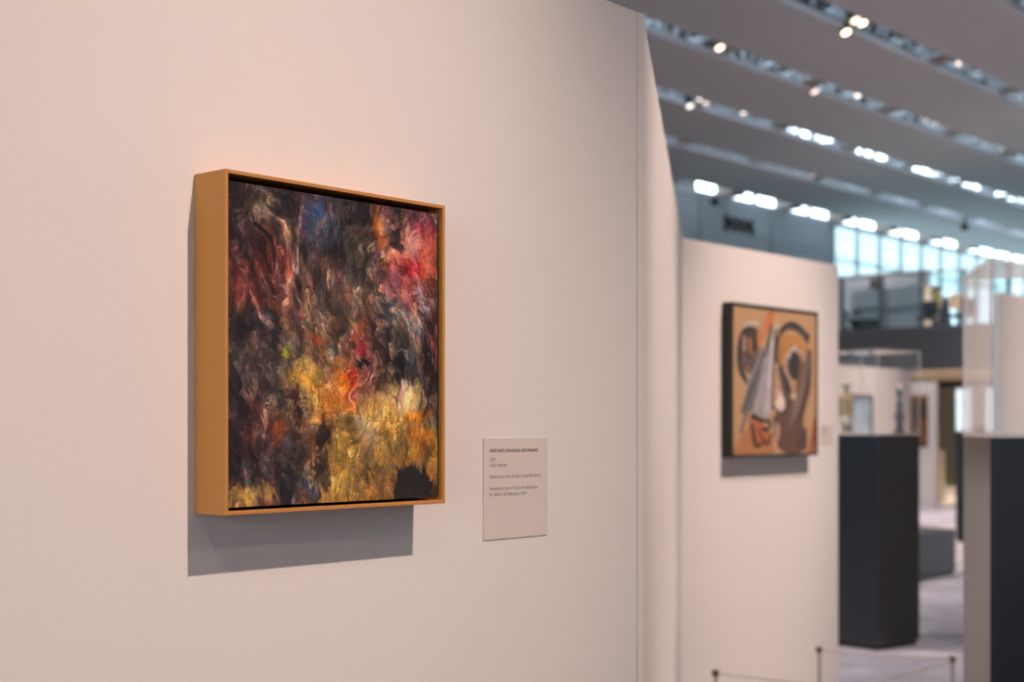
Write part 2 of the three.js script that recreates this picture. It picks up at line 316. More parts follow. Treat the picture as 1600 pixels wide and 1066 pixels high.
    const n1 = fbm(su * 13 + 5 * q, sv * 8 + 6 * r, 4), lp2 = smooth((p[0] + p[1]) / 2, 85, 165), tone = lerp(0.86 * Math.max(0.2, 0.5 + 1.7 * (n1 - 0.42) + 1.0 * Math.pow(e, 1.5) + 0.5 * (f - 0.5)), 0.82 + 0.9 * (n1 - 0.45) + 0.55 * (e - 0.45) + 0.3 * (f - 0.5), lp2), vein = 1 - 0.5 * (1 - smooth(Math.abs(n1 - 0.5), 0.002, 0.012)) * smooth(e, 0.4, 0.6);
    const gl = smooth(f * 0.5 + e * 0.5, 0.62, 0.74) * 42;    // thin light skins of paint
    const i = (y * W + x) * 4;
    const md = Math.hypot((u - 0.865) / 0.112, (v - 1.005) / 0.135) + (e - 0.5) * 0.5 + (f - 0.5) * 0.3, mk = 0.95 * (1 - smooth(md, 0.84, 1.0));
    for (let k = 0; k < 3; k++) { const lg = (p[0] * 0.35 + p[1] * 0.5 + p[2] * 0.15), o = Math.max(0, lg + (p[k] - lg) * 1.28) * tone * vein + gl * [1, 0.86, 0.7][k]; img.data[i + k] = clamp(lerp(o, [30, 22, 20][k] * (0.5 + 1.2 * e) + (md < 0.4 ? 40 * (f - 0.3) : 0), mk), 0, 255); }
    img.data[i + 3] = 255;
  }
  g.putImageData(img, 0, 0);
  const S = W / 1000, col = (p, a) => `rgba(${p.map((q) => clamp(Math.round(q), 0, 255)).join(',')},${a})`;
  g.lineCap = 'round';
  for (let n = 0; n < 1300; n++) {                            // thin drawn lines, mostly upright
    const u = rnd(), v = rnd(), p = at(u, v), light = rnd() < 0.55, ang = Math.PI / 2 + (rnd() - 0.5) * 1.2, L = (5 + 20 * rnd() * rnd()) * S, x = u * W, y = v * H;
    if (Math.hypot((u - 0.865) / 0.118, (v - 1) / 0.13) < 1.05) continue;
    g.strokeStyle = light ? col(p.map((q, k) => q * 1.3 + [50, 38, 26][k]), 0.22 + 0.3 * rnd()) : col(p.map((q) => q * 0.28), 0.25 + 0.35 * rnd());
    g.lineWidth = (0.8 + 2.2 * rnd() * rnd()) * S;
    g.beginPath(); g.moveTo(x - Math.cos(ang) * L, y - Math.sin(ang) * L); g.bezierCurveTo(x + (rnd() - 0.5) * L * 1.4, y - L * 0.3, x + (rnd() - 0.5) * L * 1.4, y + L * 0.3, x + Math.cos(ang) * L, y + Math.sin(ang) * L); g.stroke();
  }
  const rim = (a, w, ...pts) => { g.strokeStyle = `rgba(28,16,26,${a})`; g.lineWidth = w * S; g.beginPath(); g.moveTo(pts[0][0] * W, pts[0][1] * H); for (let i = 1; i + 1 < pts.length; i += 2) g.quadraticCurveTo(pts[i][0] * W, pts[i][1] * H, pts[i + 1][0] * W, pts[i + 1][1] * H); g.stroke(); };
  rim(0.8, 4, [0.03, 0.345], [0.0, 0.38], [0.03, 0.415], [0.06, 0.42], [0.075, 0.44], [0.1, 0.47], [0.14, 0.43]); rim(0.6, 3, [0.14, 0.43], [0.19, 0.44], [0.2, 0.5]);
  rim(0.6, 3, [0.02, 0.2], [0.03, 0.27], [0.08, 0.265], [0.11, 0.25], [0.11, 0.21]); rim(0.5, 2.5, [0.1, 0.27], [0.1, 0.2], [0.16, 0.2], [0.19, 0.22], [0.18, 0.26]);
  rim(0.9, 15, [0.11, 0.12], [0.15, 0.135], [0.18, 0.165]); rim(0.85, 8, [0.18, 0.165], [0.205, 0.19], [0.195, 0.255]); rim(0.5, 3, [0.09, 0.36], [0.14, 0.31], [0.13, 0.3]);
  rim(0.45, 2.5, [0.56, 0.4], [0.55, 0.34], [0.63, 0.34], [0.71, 0.37], [0.69, 0.47]); rim(0.45, 2.5, [0.45, 0.82], [0.44, 0.76], [0.47, 0.755], [0.49, 0.8], [0.48, 0.86]);
  return c;
}
{
  const W = 0.462, H = 0.506, DEP = 0.075, LIP = 0.0062;
  const p = group('framed_painting', 1.515, 1.574, 1.75);
  tag(p, 'dark mottled abstract painting with yellow lower corner in deep ochre frame', 'painting');
  const inner = new THREE.Group(); inner.name = 'tray_frame'; inner.position.z = 0.001; p.add(inner);
  floaterFrame(inner, W, H, DEP - 0.001, LIP, M.ochre, M.black);
  const c = mottledPainting(1024, 1120), tex = canvasTex(c);
  const bw = W - 2 * LIP - 0.011, bh = H - 2 * LIP - 0.014;
  const bodyM = M.boardEdge, faceM = phys(rgb(0.94, 0.95, 0.95), 0.42, { map: tex, bumpMap: tex, bumpScale: 0.0004, clearcoat: 0.2, clearcoatRoughness: 0.25 });
  const b = mesh('painted_board', box(bw, bh, 0.05, 0, -0.002, 0.042), bodyM, p);
  b.userData.label = 'dark edged wooden board';
  const face = mesh('paint_layer', new THREE.PlaneGeometry(bw, bh).translate(0, -0.002, 0.0674), faceM, b);
  face.userData.label = 'mottled paint in black, rust, blue-grey and yellow';
}
// wall label
{
  const W = 740, H = 752, c = canvasOf(W, H), g = c.getContext('2d');
  g.fillStyle = '#d3c6ba'; g.fillRect(0, 0, W, H);
  g.fillStyle = '#2c2420';
  const fit = (parts, y, size, width) => {                    // lines set to their measured widths
    let w = 0; for (const [t, f] of parts) { g.font = f.replace('#', size + 'px'); w += g.measureText(t).width; }
    g.save(); g.translate(66, 0); g.scale(width / w, 1); let x = 0;
    for (const [t, f] of parts) {
      g.font = f.replace('#', size + 'px');
      if (f.startsWith('italic')) { g.save(); g.transform(1, 0, -0.2, 1, x, y); g.fillText(t, 0, 0); g.restore(); } else g.fillText(t, x, y);
      x += g.measureText(t).width;
    }
    g.restore();
  };
  const B = 'bold # sans-serif', N = '# sans-serif', I = 'italic # sans-serif';
  fit([['Hold Hold (sensations and dreams)', B]], 104, 40, 560);
  fit([['2026', N]], 169, 34, 68);
  fit([['Libby Heaney', N]], 212, 34, 192);
  fit([['Watercolour and varnish on wooden board', N]], 298, 34, 590);
  fit([['Presented as part of ', N], ['Life in the Multiverse', I]], 387, 34, 548);
  fit([['for ', N], ['What is the Meaning of Life?', I]], 430, 34, 420);
  const face = std(0xffffff, 0.75, { map: canvasTex(c) });
  const o = group('wall_label', 2.0145, 1.3365, 1.75); tag(o, 'square printed caption card on the wall beside the ochre framed painting', 'label');
  mesh('card', rbox(0.183, 0.1865, 0.0018, 0.0005, 0, 0, 0.0009), std(rgb(0.6, 0.54, 0.48), 0.8), o);
  mesh('printed_face', new THREE.PlaneGeometry(0.1825, 0.186).translate(0, 0, 0.0021), face, o);
}

// ================================================================ second painting
function figurePainting(W, H) {
  const c = canvasOf(W, H), g = c.getContext('2d');
  g.fillStyle = '#b08a62'; g.fillRect(0, 0, W, H);
  const q = (x, y) => { const u = (x - 152) / 453, t = 90 + 43 * u, b = 905 - 10 * u; return [u * W, (y - t) / (b - t) * H]; };
  g.lineCap = 'round'; g.lineJoin = 'round';
  for (let i = 0; i < 1500; i++) { const x = rnd() * W, y = rnd() * H, l = 8 + 40 * rnd(); g.strokeStyle = `rgba(${150 + 60 * rnd()},${112 + 50 * rnd()},${76 + 40 * rnd()},0.22)`; g.lineWidth = 2 + 8 * rnd(); g.beginPath(); g.moveTo(x, y); g.lineTo(x + (rnd() - 0.5) * 12, y + l); g.stroke(); }
  const curve = (pts) => { g.beginPath(); const P = pts.map(([x, y]) => q(x, y)); g.moveTo(...P[0]); for (let i = 1; i < P.length - 1; i++) g.quadraticCurveTo(...P[i], (P[i][0] + P[i + 1][0]) / 2, (P[i][1] + P[i + 1][1]) / 2); g.lineTo(...P.at(-1)); };
  const shade = (h, k) => 'rgba(' + [1, 3, 5].map((i) => clamp(Math.round(parseInt(h.slice(i, i + 2), 16) * k), 0, 255)).join(',') + ',';
  const stroke = (color, w, ...pts) => {                      // a dry brush: a bundle of bristles, each a little off
    const n = Math.max(7, Math.round(w * 1.5)), px = W / 453;
    for (let i = 0; i < n; i++) {
      const o = (i / (n - 1) - 0.5) * w * 0.9, jx = (rnd() - 0.5) * 5, jy = (rnd() - 0.5) * 5;
      g.strokeStyle = shade(color, 0.55 + 0.65 * rnd()) + (0.35 + 0.55 * rnd()) + ')'; g.lineWidth = (1.5 + 3.6 * rnd()) * px;
      const [a, b] = [pts[0], pts.at(-1)], L = Math.hypot(b[0] - a[0], b[1] - a[1]) || 1, nx = -(b[1] - a[1]) / L, ny = (b[0] - a[0]) / L;
      curve(pts.map(([x, y], k) => [x + nx * o + jx + (rnd() - 0.5) * 5, y + ny * o + jy + (k === 0 || k === pts.length - 1 ? (rnd() - 0.5) * 14 : 0)])); g.stroke();
    }
  };
  const fill = (color, ...pts) => {
    g.save(); curve([...pts, pts[0]]); g.clip(); g.fillStyle = shade(color, 1) + '0.8)'; g.fillRect(0, 0, W, H);
    const xs = pts.map((p) => p[0]), ys = pts.map((p) => p[1]), x0 = Math.min(...xs), x1 = Math.max(...xs), y0 = Math.min(...ys), y1 = Math.max(...ys);
    for (let i = 0; i < 60; i++) { const [x, y] = q(lerp(x0, x1, rnd()), lerp(y0, y1, rnd())); g.strokeStyle = shade(color, 0.6 + 0.85 * rnd()) + '0.4)'; g.lineWidth = 2 + 8 * rnd(); g.beginPath(); g.moveTo(x, y); g.lineTo(x + (rnd() - 0.5) * 30, y + 30 + 60 * rnd()); g.stroke(); }
    g.restore();
  };
  // browns
  fill('#4a2b1a', [360, 700], [560, 480], [590, 500], [520, 740], [560, 780], [550, 900], [380, 900]);
  fill('#a06030', [150, 890], [250, 700], [270, 780], [390, 800], [390, 905], [150, 905]);
  fill('#8a4a20', [560, 900], [590, 700], [606, 690], [606, 900]);
  fill('#b0602e', [340, 110], [375, 115], [365, 180], [330, 230], [300, 300], [300, 250]);
  fill('#a8702e', [390, 260], [450, 230], [540, 280], [560, 340], [440, 340], [400, 400], [385, 380]);
  fill('#a86a2e', [490, 480], [530, 500], [500, 640], [470, 680]);
  fill('#a3531f', [230, 700], [270, 690], [350, 780], [340, 860], [280, 850], [240, 780]);
  // head at one side
  fill('#5a4236', [200, 260], [240, 195], [300, 260], [285, 400], [240, 480], [195, 430]);
  fill('#7c7270', [225, 520], [300, 400], [330, 330], [310, 560], [240, 680], [210, 640]);
  fill('#6a5648', [500, 380], [560, 350], [560, 480], [520, 640], [470, 720], [450, 700], [500, 560]);
  fill('#4a3c36', [385, 420], [430, 430], [470, 560], [450, 640], [410, 560]);
  stroke('#2a2522', 26, [285, 240], [240, 190], [195, 260], [185, 360], [190, 450], [225, 510]);
  stroke('#4a3028', 34, [215, 270], [245, 230], [285, 260]); stroke('#b9aaa0', 14, [215, 200], [245, 178], [285, 200]);
  stroke('#3b302b', 20, [225, 300], [230, 380], [260, 420]); stroke('#c9a58a', 10, [210, 260], [212, 330]); stroke('#1c1a1a', 18, [262, 270], [268, 330]); stroke('#b5713c', 10, [240, 270], [240, 350]);
  stroke('#5b4a40', 26, [200, 410], [260, 400], [285, 380]); stroke('#c4b4ae', 18, [235, 500], [280, 420], [300, 340]); stroke('#c6782f', 14, [285, 230], [290, 320]);
  // long pale blade down the middle
  fill('#948c92', [352, 195], [375, 210], [360, 420], [355, 560], [345, 720], [300, 720], [245, 670], [290, 520], [330, 360]);
  fill('#b6aeb6', [358, 210], [366, 300], [352, 560], [340, 690], [320, 690], [335, 480]);
  fill('#a48468', [360, 400], [395, 470], [375, 620], [358, 640]);
  stroke('#38332f', 12, [354, 195], [330, 330], [295, 520], [245, 660]); stroke('#453c38', 10, [380, 220], [362, 420], [360, 640]); stroke('#6a6262', 16, [300, 420], [250, 560], [215, 690]); stroke('#5d5656', 10, [250, 640], [215, 700], [195, 780]);
  stroke('#77706f', 14, [300, 470], [260, 590], [230, 660]); stroke('#d3c4bc', 14, [372, 205], [400, 195]);
  stroke('#8d8488', 40, [315, 330], [280, 430], [240, 520]); stroke('#77706f', 44, [290, 450], [245, 560], [212, 680]); stroke('#4a4340', 10, [318, 340], [270, 470], [205, 660]); stroke('#a8a0a4', 12, [330, 380], [300, 520], [262, 640]);
  // arch and dark centre at the other side
  stroke('#3a2f2b', 46, [398, 245], [425, 198], [480, 192], [530, 232], [560, 268]); stroke('#2c2522', 20, [470, 185], [520, 215], [562, 262]); stroke('#6d5a4e', 8, [440, 215], [490, 215], [540, 260]);
  stroke('#3a302c', 26, [385, 260], [375, 330], [392, 400]);
  stroke('#c8bcb4', 20, [440, 390], [455, 340], [490, 310], [500, 330]);
  stroke('#26211f', 34, [478, 345], [470, 410], [478, 480]); stroke('#2b2624', 26, [500, 360], [498, 430], [486, 490]); stroke('#3a302c', 18, [452, 380], [448, 430], [462, 480]);
  stroke('#6b4c34', 22, [520, 400], [516, 470], [500, 540]); stroke('#5a483e', 30, [565, 330], [572, 420], [556, 520]); stroke('#9a6a3a', 16, [400, 300], [392, 360], [404, 410]); stroke('#b07a34', 20, [430, 270], [410, 330], [412, 390]);
  stroke('#6d5346', 22, [560, 350], [545, 430], [535, 540], [500, 660], [455, 760]); stroke('#8a7c76', 10, [535, 500], [515, 600], [480, 700]); stroke('#4a2c1e', 16, [572, 440], [555, 560], [510, 700]);
  stroke('#b98f78', 16, [530, 350], [530, 380]); stroke('#8f6446', 20, [545, 400], [535, 460]);
  stroke('#2a2422', 26, [410, 420], [430, 500], [455, 560]); stroke('#c19a78', 12, [425, 430], [465, 500], [480, 580]); stroke('#f0c890', 14, [470, 580], [485, 590]);
  // lower forms
  fill('#d5bfb1', [400, 555], [425, 600], [440, 640], [405, 675], [372, 650], [385, 600]); stroke('#2b2624', 12, [360, 640], [400, 690], [445, 650], [425, 570]);
  stroke('#1f1c1b', 16, [250, 690], [300, 725], [350, 715], [340, 780], [310, 760]); stroke('#1d1b1b', 12, [250, 740], [262, 830], [285, 870], [300, 840]); stroke('#1d1b1b', 12, [285, 770], [310, 840], [340, 845], [352, 790]);
  stroke('#c39a84', 18, [385, 740], [395, 790], [370, 840]); stroke('#d8a98e', 8, [372, 850], [380, 870]);
  for (let i = 0; i < 5; i++) stroke('#5a3a2c', 12, [495, 775 + i * 24], [548, 770 + i * 24]);
  for (let i = 0; i < 900; i++) { const x = rnd() * W, y = rnd() * H; g.strokeStyle = rnd() < 0.5 ? 'rgba(60,36,20,0.14)' : 'rgba(255,225,190,0.10)'; g.lineWidth = 1 + 5 * rnd(); g.beginPath(); g.moveTo(x, y); g.lineTo(x + (rnd() - 0.5) * 16, y + (rnd() - 0.2) * 40); g.stroke(); }
  return c;
}
{
  const W = 0.817, H = 0.736, DEP = 0.056, LIP = 0.012;
  const p = group('framed_painting', 6.139, 1.674, 3.682);
  tag(p, 'tan and brown abstract painting of looping black forms in thin black frame', 'painting');
  const inner = new THREE.Group(); inner.name = 'tray_frame'; inner.position.z = 0.001; p.add(inner);
  floaterFrame(inner, W, H, DEP - 0.001, LIP, M.blackFrame, M.black);
  const b = mesh('stretched_canvas', box(W - 2 * LIP - 0.004, H - 2 * LIP - 0.004, 0.034, 0, 0, 0.033), M.boardEdge, p);
  mesh('paint_layer', new THREE.PlaneGeometry(W - 2 * LIP - 0.004, H - 2 * LIP - 0.004).translate(0, 0, 0.0504), std(rgb(1.05, 1.02, 1), 0.6, { map: canvasTex(figurePainting(720, 650)) }), b);
}
{
  const c = canvasOf(160, 128), g = c.getContext('2d'); g.fillStyle = '#cfc2b6'; g.fillRect(0, 0, 160, 128);
  g.fillStyle = '#8d8178'; for (const [y, w, h] of [[14, 44, 7], [32, 92, 4], [42, 86, 4], [56, 60, 4], [66, 36, 4]]) g.fillRect(14, y, w, h);
  const o = group('wall_label', 6.736, 1.414, 3.682); tag(o, 'small pale caption card beside the black framed painting', 'label');
  mesh('card', rbox(0.124, 0.1, 0.002, 0.0006, 0, 0, 0.001), std(rgb(0.6, 0.54, 0.48), 0.8), o);
  mesh('printed_face', new THREE.PlaneGeometry(0.1235, 0.0995).translate(0, 0, 0.0023), std(0xffffff, 0.8, { map: canvasTex(c) }), o);
}

// ================================================================ plinths and cases
function plinth(s, v, turn, w, d, h, label, m = M.plinth, grp) {   // front corner at (s, v): x runs along s, depth away
  const p = group('display_plinth', s, 0, v, turn); tag(p, label, 'plinth', grp);
  mesh('body', rbox(w, h - 0.03, d, 0.003, w / 2, 0.03 + (h - 0.03) / 2, -d / 2), m, p);
  mesh('recessed_base', box(w - 0.03, 0.034, d - 0.03, w / 2, 0.017, -d / 2), M.black, p);
  return p;
}
function acrylicCase(s, y, v, turn, w, d, h, label) {
  const p = group('display_case', s, y, v, turn), t = 0.008; tag(p, label, 'display case');
  mesh('front_pane', box(w - 2 * t, h - t, t, w / 2, (h - t) / 2, -t / 2), M.acrylic, p);
  mesh('back_pane', box(w - 2 * t, h - t, t, w / 2, (h - t) / 2, -d + t / 2), M.acrylic, p);
  for (const x of [t / 2, w - t / 2]) mesh('side_pane', box(t, h - t, d, x, (h - t) / 2, -d / 2), M.acrylic, p);
  mesh('top_pane', box(w, t, d, w / 2, h - t / 2, -d / 2), M.acrylic, p);
  const e = 0.0045;
  for (const x of [0, w]) for (const z of [0, -d]) mesh('glued_edge', box(e, h, e, x, h / 2, z), M.acrylicEdge, p);
  for (const z of [0, -d]) { mesh('top_edge', box(w, e, e, w / 2, h, z), M.acrylicEdge, p); mesh('bottom_edge', box(w, 2 * e, e, w / 2, e, z), M.acrylicEdge, p); }
  for (const x of [0, w]) { mesh('top_edge', box(e, e, d, x, h, -d / 2), M.acrylicEdge, p); mesh('bottom_edge', box(e, 2 * e, d, x, e, -d / 2), M.acrylicEdge, p); }
  return p;
}
const A1 = Math.atan2(-0.071, 0.458), A2 = Math.atan2(0.294, 0.473);
plinth(8.493, 4.269, A1, 0.463, 0.463, 1.4, 'dark blue-black plinth under the case with two figurines');
acrylicCase(8.493, 1.4, 4.269, A1, 0.463, 0.463, 0.555, 'clear acrylic case over two small figurines on dark plinth');
// the tall case: its slanting side faces the return wall
const cw = 0.588;
plinth(4.626, 1.920, A2 - Math.PI / 2, cw, cw, 1.416, 'near-black satin plinth under the empty looking case');
acrylicCase(4.626, 1.416, 1.920, A2 - Math.PI / 2, cw, cw, 0.596, 'large clear acrylic case in front of a white display wall');
plinth(17.35, 7.25, 0, 0.46, 0.4, 1.4, 'distant dark plinth beside the low grey block');
acrylicCase(17.35, 1.4, 7.25, 0, 0.46, 0.4, 0.555, 'distant clear case on dark plinth near the olive wall');
plinth(12.0, 5.93, 0, 1.44, 0.7, 0.444, 'low dark grey block plinth on the floor', M.lowPlinth);

// figurines
M.bone = std(rgb(0.78, 0.66, 0.54), 0.6); M.tan = std(rgb(0.55, 0.36, 0.2), 0.6); M.slate = std(rgb(0.1, 0.12, 0.15), 0.5); M.rust = std(rgb(0.2, 0.09, 0.05), 0.6);
const lathe = (pts, n = 24) => new THREE.LatheGeometry(pts.map(([r, y]) => new THREE.Vector2(r, y)), n);
{
  const f = group('figurine', 8.592, 1.4, 4.55, A1 + Math.PI / 2); tag(f, 'pale carved figurine with a large white head in case', 'figurine');
  mesh('base', cyl(0.04, 0.042, 0.02, 0, 0.01, 0), M.bone, f);
  mesh('body', [lathe([[0.0, 0.02], [0.03, 0.02], [0.026, 0.08], [0.036, 0.13], [0.03, 0.17], [0.04, 0.22], [0.045, 0.255], [0.02, 0.272], [0.013, 0.3], [0.0, 0.31]]), new THREE.CapsuleGeometry(0.012, 0.11, 4, 10).translate(0.046, 0.19, 0), new THREE.CapsuleGeometry(0.012, 0.11, 4, 10).translate(-0.046, 0.19, 0)], M.tan, f);
  mesh('head', new THREE.SphereGeometry(0.036, 24, 16).scale(1.05, 0.95, 1.1).rotateZ(0.4).translate(0.004, 0.335, 0), M.bone, f);
  mesh('skirt', lathe([[0.028, 0.06], [0.044, 0.07], [0.04, 0.11], [0.03, 0.14]]), M.bone, f);
}
{
  const f = group('figurine', 8.882, 1.4, 4.31, 0.2); tag(f, 'dark slender figurine with raised arms in case', 'figurine');
  mesh('base', cyl(0.042, 0.045, 0.02, 0, 0.01, 0), M.rust, f);
  mesh('body', [lathe([[0.0, 0.02], [0.028, 0.02], [0.022, 0.08], [0.03, 0.13], [0.02, 0.17], [0.026, 0.2], [0.012, 0.225], [0.014, 0.25], [0.024, 0.29], [0.022, 0.3], [0, 0.302]]),
    bar([0, 0.19, 0], [-0.045, 0.15, 0], 0.011), bar([0, 0.19, 0], [0.045, 0.17, 0], 0.011), bar([-0.045, 0.15, 0], [-0.04, 0.02, 0], 0.013), bar([0.045, 0.17, 0], [0.035, 0.08, 0], 0.012)], M.slate, f);
  mesh('head', new THREE.SphereGeometry(0.023, 20, 14).scale(1, 1.1, 1).translate(0, 0.315, 0), M.bone, f);
  mesh('shoulder_cap', new THREE.SphereGeometry(0.022, 16, 12).scale(1.1, 0.8, 1).translate(0.04, 0.19, 0), M.bone, f);
  mesh('sash', lathe([[0.031, 0.1], [0.034, 0.13], [0.027, 0.15]]), M.rust, f);
}
// framed pictures further back
function framed(s, y, v, turn, w, h, frameM, faceM, label, name = 'framed_picture') {
  const p = group(name, s, y, v, turn); tag(p, label, 'picture');
  const t = 0.06;
  for (const x of [-w / 2 + t / 2, w / 2 - t / 2]) mesh('frame_stile', rbox(t, h, 0.04, 0.004, x, 0, 0.02), frameM, p);
  for (const yy of [-h / 2 + t / 2, h / 2 - t / 2]) mesh('frame_rail', rbox(w - 2 * t, t, 0.04, 0.004, 0, yy, 0.02), frameM, p);
  mesh('picture_sheet', new THREE.PlaneGeometry(w - 2 * t, h - 2 * t).translate(0, 0, 0.022), faceM, p);
  return p;
}
const washTex = (base, amp, sx, sy, f = 4) => { const t = dataTex(128, (u, v) => { const n = fbm(u * f * sx, v * f * sy, 4) - 0.5; return base.map((b, k) => b + amp[k] * n * 2); }, true); return t; };
framed(18.43, 1.56, 9.55, 0, 0.67, 0.72, std(rgb(0.16, 0.09, 0.07), 0.5), std(0xffffff, 0.6, { map: washTex([0.66, 0.73, 0.76], [0.25, 0.18, 0.15], 1.2, 1) }), 'pale blue picture in brown frame seen through the figurine case');
{
  const h = group('wall_hanging', 24, 1.55, 11.38, -Math.PI / 2); tag(h, 'long brown panel hung on the white partition', 'hanging');
  mesh('panel', rbox(0.56, 0.9, 0.03, 0.006, 0, 0, 0.02), std(0xffffff, 0.6, { map: washTex([0.4, 0.25, 0.1], [0.25, 0.17, 0.08], 0.6, 1.6) }), h);
  mesh('hanging_rail', cyl(0.015, 0.015, 0.6, 0, 0, 0, 10).rotateZ(Math.PI / 2).translate(0, 0.46, 0.02), M.rust, h);
}

// ================================================================ low rope barrier before the second painting
{
  const pts = { a: [5.525, 3.585], b: [6.449, 3.565], c: [6.604, 2.929], d: [5.62, 2.93] }, H = 0.335;
  const names = { a: 'low metal barrier post close to wall under painting', b: 'low metal barrier post by the free end of the wall', c: 'low metal barrier post at the outer corner near dark plinth', d: 'low metal barrier post at the outer corner below painting' };
  for (const k of Object.keys(pts)) {
    const [s, v] = pts[k], p = group('barrier_post', s, 0, v); tag(p, names[k], 'post', 'rope barrier');
    mesh('base', lathe([[0, 0], [0.085, 0], [0.085, 0.006], [0.02, 0.014], [0, 0.014]], 28), M.chrome, p);
    mesh('stem', cyl(0.0085, 0.0085, H - 0.03, 0, (H - 0.03) / 2 + 0.01, 0, 16), M.chrome, p);
    mesh('cap', rbox(0.026, 0.03, 0.026, 0.004, 0, H - 0.012, 0), M.bronze, p);
  }
  for (const [i, j, what] of [['a', 'd', 'from the wall post outwards under the painting'], ['b', 'c', 'passing in front of the dark plinth'], ['c', 'd', 'along the outer side of the barrier']]) {
    const A0 = hall(pts[i][0], H - 0.012, pts[i][1]), B0 = hall(pts[j][0], H - 0.012, pts[j][1]), A = A0.clone().lerp(B0, 0.0155 / A0.distanceTo(B0)), B = B0.clone().lerp(A0, 0.0155 / A0.distanceTo(B0)), mid = A.clone().lerp(B, 0.5); mid.y -= 0.012;
    const o = mesh('barrier_rope', new THREE.TubeGeometry(new THREE.QuadraticBezierCurve3(A, mid, B), 20, 0.0042, 8), M.cord);
    tag(o, 'thin pale barrier rope ' + what, 'rope', 'rope barrier');
  }
}

// ================================================================ lamps
const GL = {};
const glow = (c, k) => GL[c + k] ??= std(0x111111, 0.5, { emissive: new THREE.Color(c), emissiveIntensity: k });
const spotBody = lathe([[0, 0.2], [0.06, 0.2], [0.072, 0.19], [0.078, 0.0], [0.073, 0.0], [0.068, 0.012]], 20), lens = new THREE.CircleGeometry(0.07, 24).rotateX(Math.PI / 2).translate(0, 0.012, 0);
function spot(s, y, v, aim, color, cd, angle, pen, label, grp, gk = 6, radius = 3, tintGlow) {
  const p = group('track_spotlight', s, y, v); tag(p, label, 'spotlight', grp);
  const from = hall(s, y, v), to = hall(...aim), dir = to.clone().sub(from).normalize();
  const head = new THREE.Group(); head.name = 'lamp_head';
  const inv = new THREE.Quaternion().setFromEuler(p.rotation).invert();
  head.quaternion.setFromUnitVectors(new THREE.Vector3(0, -1, 0), dir.clone().applyQuaternion(inv)); p.add(head);
  mesh('lamp_housing', spotBody, M.lampBody, head);
  mesh('lamp_lens', lens, glow(tintGlow ?? color, gk), head);
  const top = mesh('stem', cyl(0.012, 0.012, 0.3, 0, 0.28, 0, 8), M.lampBody, p);
  mesh('bracket', box(0.14, 0.03, 0.04, 0, 0.16, 0), M.lampBody, p);
  const L = new THREE.SpotLight(color, cd, 0, angle, pen, 2);
  L.castShadow = true; L.shadow.radius = radius; L.shadow.mapSize.set(1024, 1024);
  L.position.copy(from).addScaledVector(dir, 0.02); L.target.position.copy(to);
  L.name = 'spot_light'; scene.add(L, L.target);
  return p;
}
const WARM = '#ffe2c4', PINK = '#ffe6da', COOL = '#fff2ec';
// spotlights on the display walls (above and behind the camera)
spot(2.0, 7.2, -3.05, [1.38, 1.4, 1.75], PINK, 172, 0.175, 1, 'track spotlight aimed at the ochre framed painting', null, 4, 3);
spot(2.7, 7.2, -6.1, [1.7, 1.5, 1.75], PINK, 22, 0.2, 1, 'track spotlight far out aimed at the ochre framed painting', null, 4, 3);
spot(-2.6, 7.2, -2.6, [0.9, 1.3, 1.75], PINK, 18, 0.2, 1, 'track spotlight washing the long white wall', null, 4, 3);
spot(5.6, 7.2, -2.2, [3.6, 1.4, 2.5], PINK, 182, 0.24, 0.9, 'track spotlight washing the slanting white wall', null, 4, 3);
spot(6.5, 7.2, 0.2, [6.05, 1.35, 3.68], PINK, 186, 0.175, 1, 'track spotlight aimed at the black framed painting', null, 4, 3);
spot(10.6, 7.2, 0.2, [10.2, 1.6, 3.6], PINK, 200, 0.26, 0.9, 'track spotlight aimed at the white wall behind the large case', null, 4, 3);
spot(8.2, 7.2, 2.2, [8.75, 1.6, 4.4], PINK, 60, 0.16, 0.8, 'track spotlight aimed at the figurine case', null, 4, 3);
spot(18.6, 7.2, 5.9, [18.4, 1.5, 9.5], PINK, 150, 0.26, 0.9, 'track spotlight aimed at the pale blue picture', null, 4, 3);
spot(20.8, 7.55, 10.05, [24, 1.4, 11.6], PINK, 34, 0.24, 0.9, 'track spotlight aimed at the brown hanging', null, 4, 3);
// floor lighting along the other tracks
for (const v of [-8.5, -3.75, 0.9, 5.6, 8.0]) for (const s of [-6, 0.5, 6.5, 12.5, 18.5, 24.5]) {
  if ((v === 0.9 && s < 4) || (v === 8 && s > 15) || (v === 5.6 && s > 20) || (v === -3.75 && s === 0.5)) continue;
  spot(s, 7.2, v, [s + 0.4, 0, v + 0.3], COOL, 88, 0.62, 0.8, 'wide track spotlight lighting the gallery floor', 'floor lighting spotlights', 4, 3);
}
// those that show in the ceiling gaps: [s, y, v, colour, strength of glow]
for (const [s, y, v, c, k, size] of [
  [19.24, 7.49, 12.4, WARM, 5], [19.18, 7.46, 10.0, WARM, 4], [19.5, 7.5, 10.05, WARM, 6], [19.4, 7.38, 10.27, WARM, 6], [22.64, 7.43, 12.6, PINK, 2.5], [23.9, 7.56, 12.4, COOL, 4], [22.85, 7.55, 10.0, PINK, 3],
  [22.16, 7.54, 14.7, COOL, 3], [22.43, 7.52, 14.75, PINK, 2], [22.1, 7.42, 14.9, COOL, 2.5], [23.69, 7.54, 14.7, COOL, 3], [26.8, 7.6, 12.4, COOL, 4], [27.26, 7.6, 12.4, COOL, 4], [30.6, 7.6, 12.4, COOL, 3], [28.2, 7.55, 17.1, COOL, 1.5], [30.65, 7.55, 17.1, COOL, 1.2],
]) spot(s, y, v, [s - 1.5, 0, v - 4], c, 70, 0.5, 0.8, 'small ' + (c === WARM ? 'warm yellow' : c === PINK ? 'pinkish' : 'cool white') + ' glowing track spotlight in a ceiling gap', 'track spotlights in the ceiling gaps', k, 3);

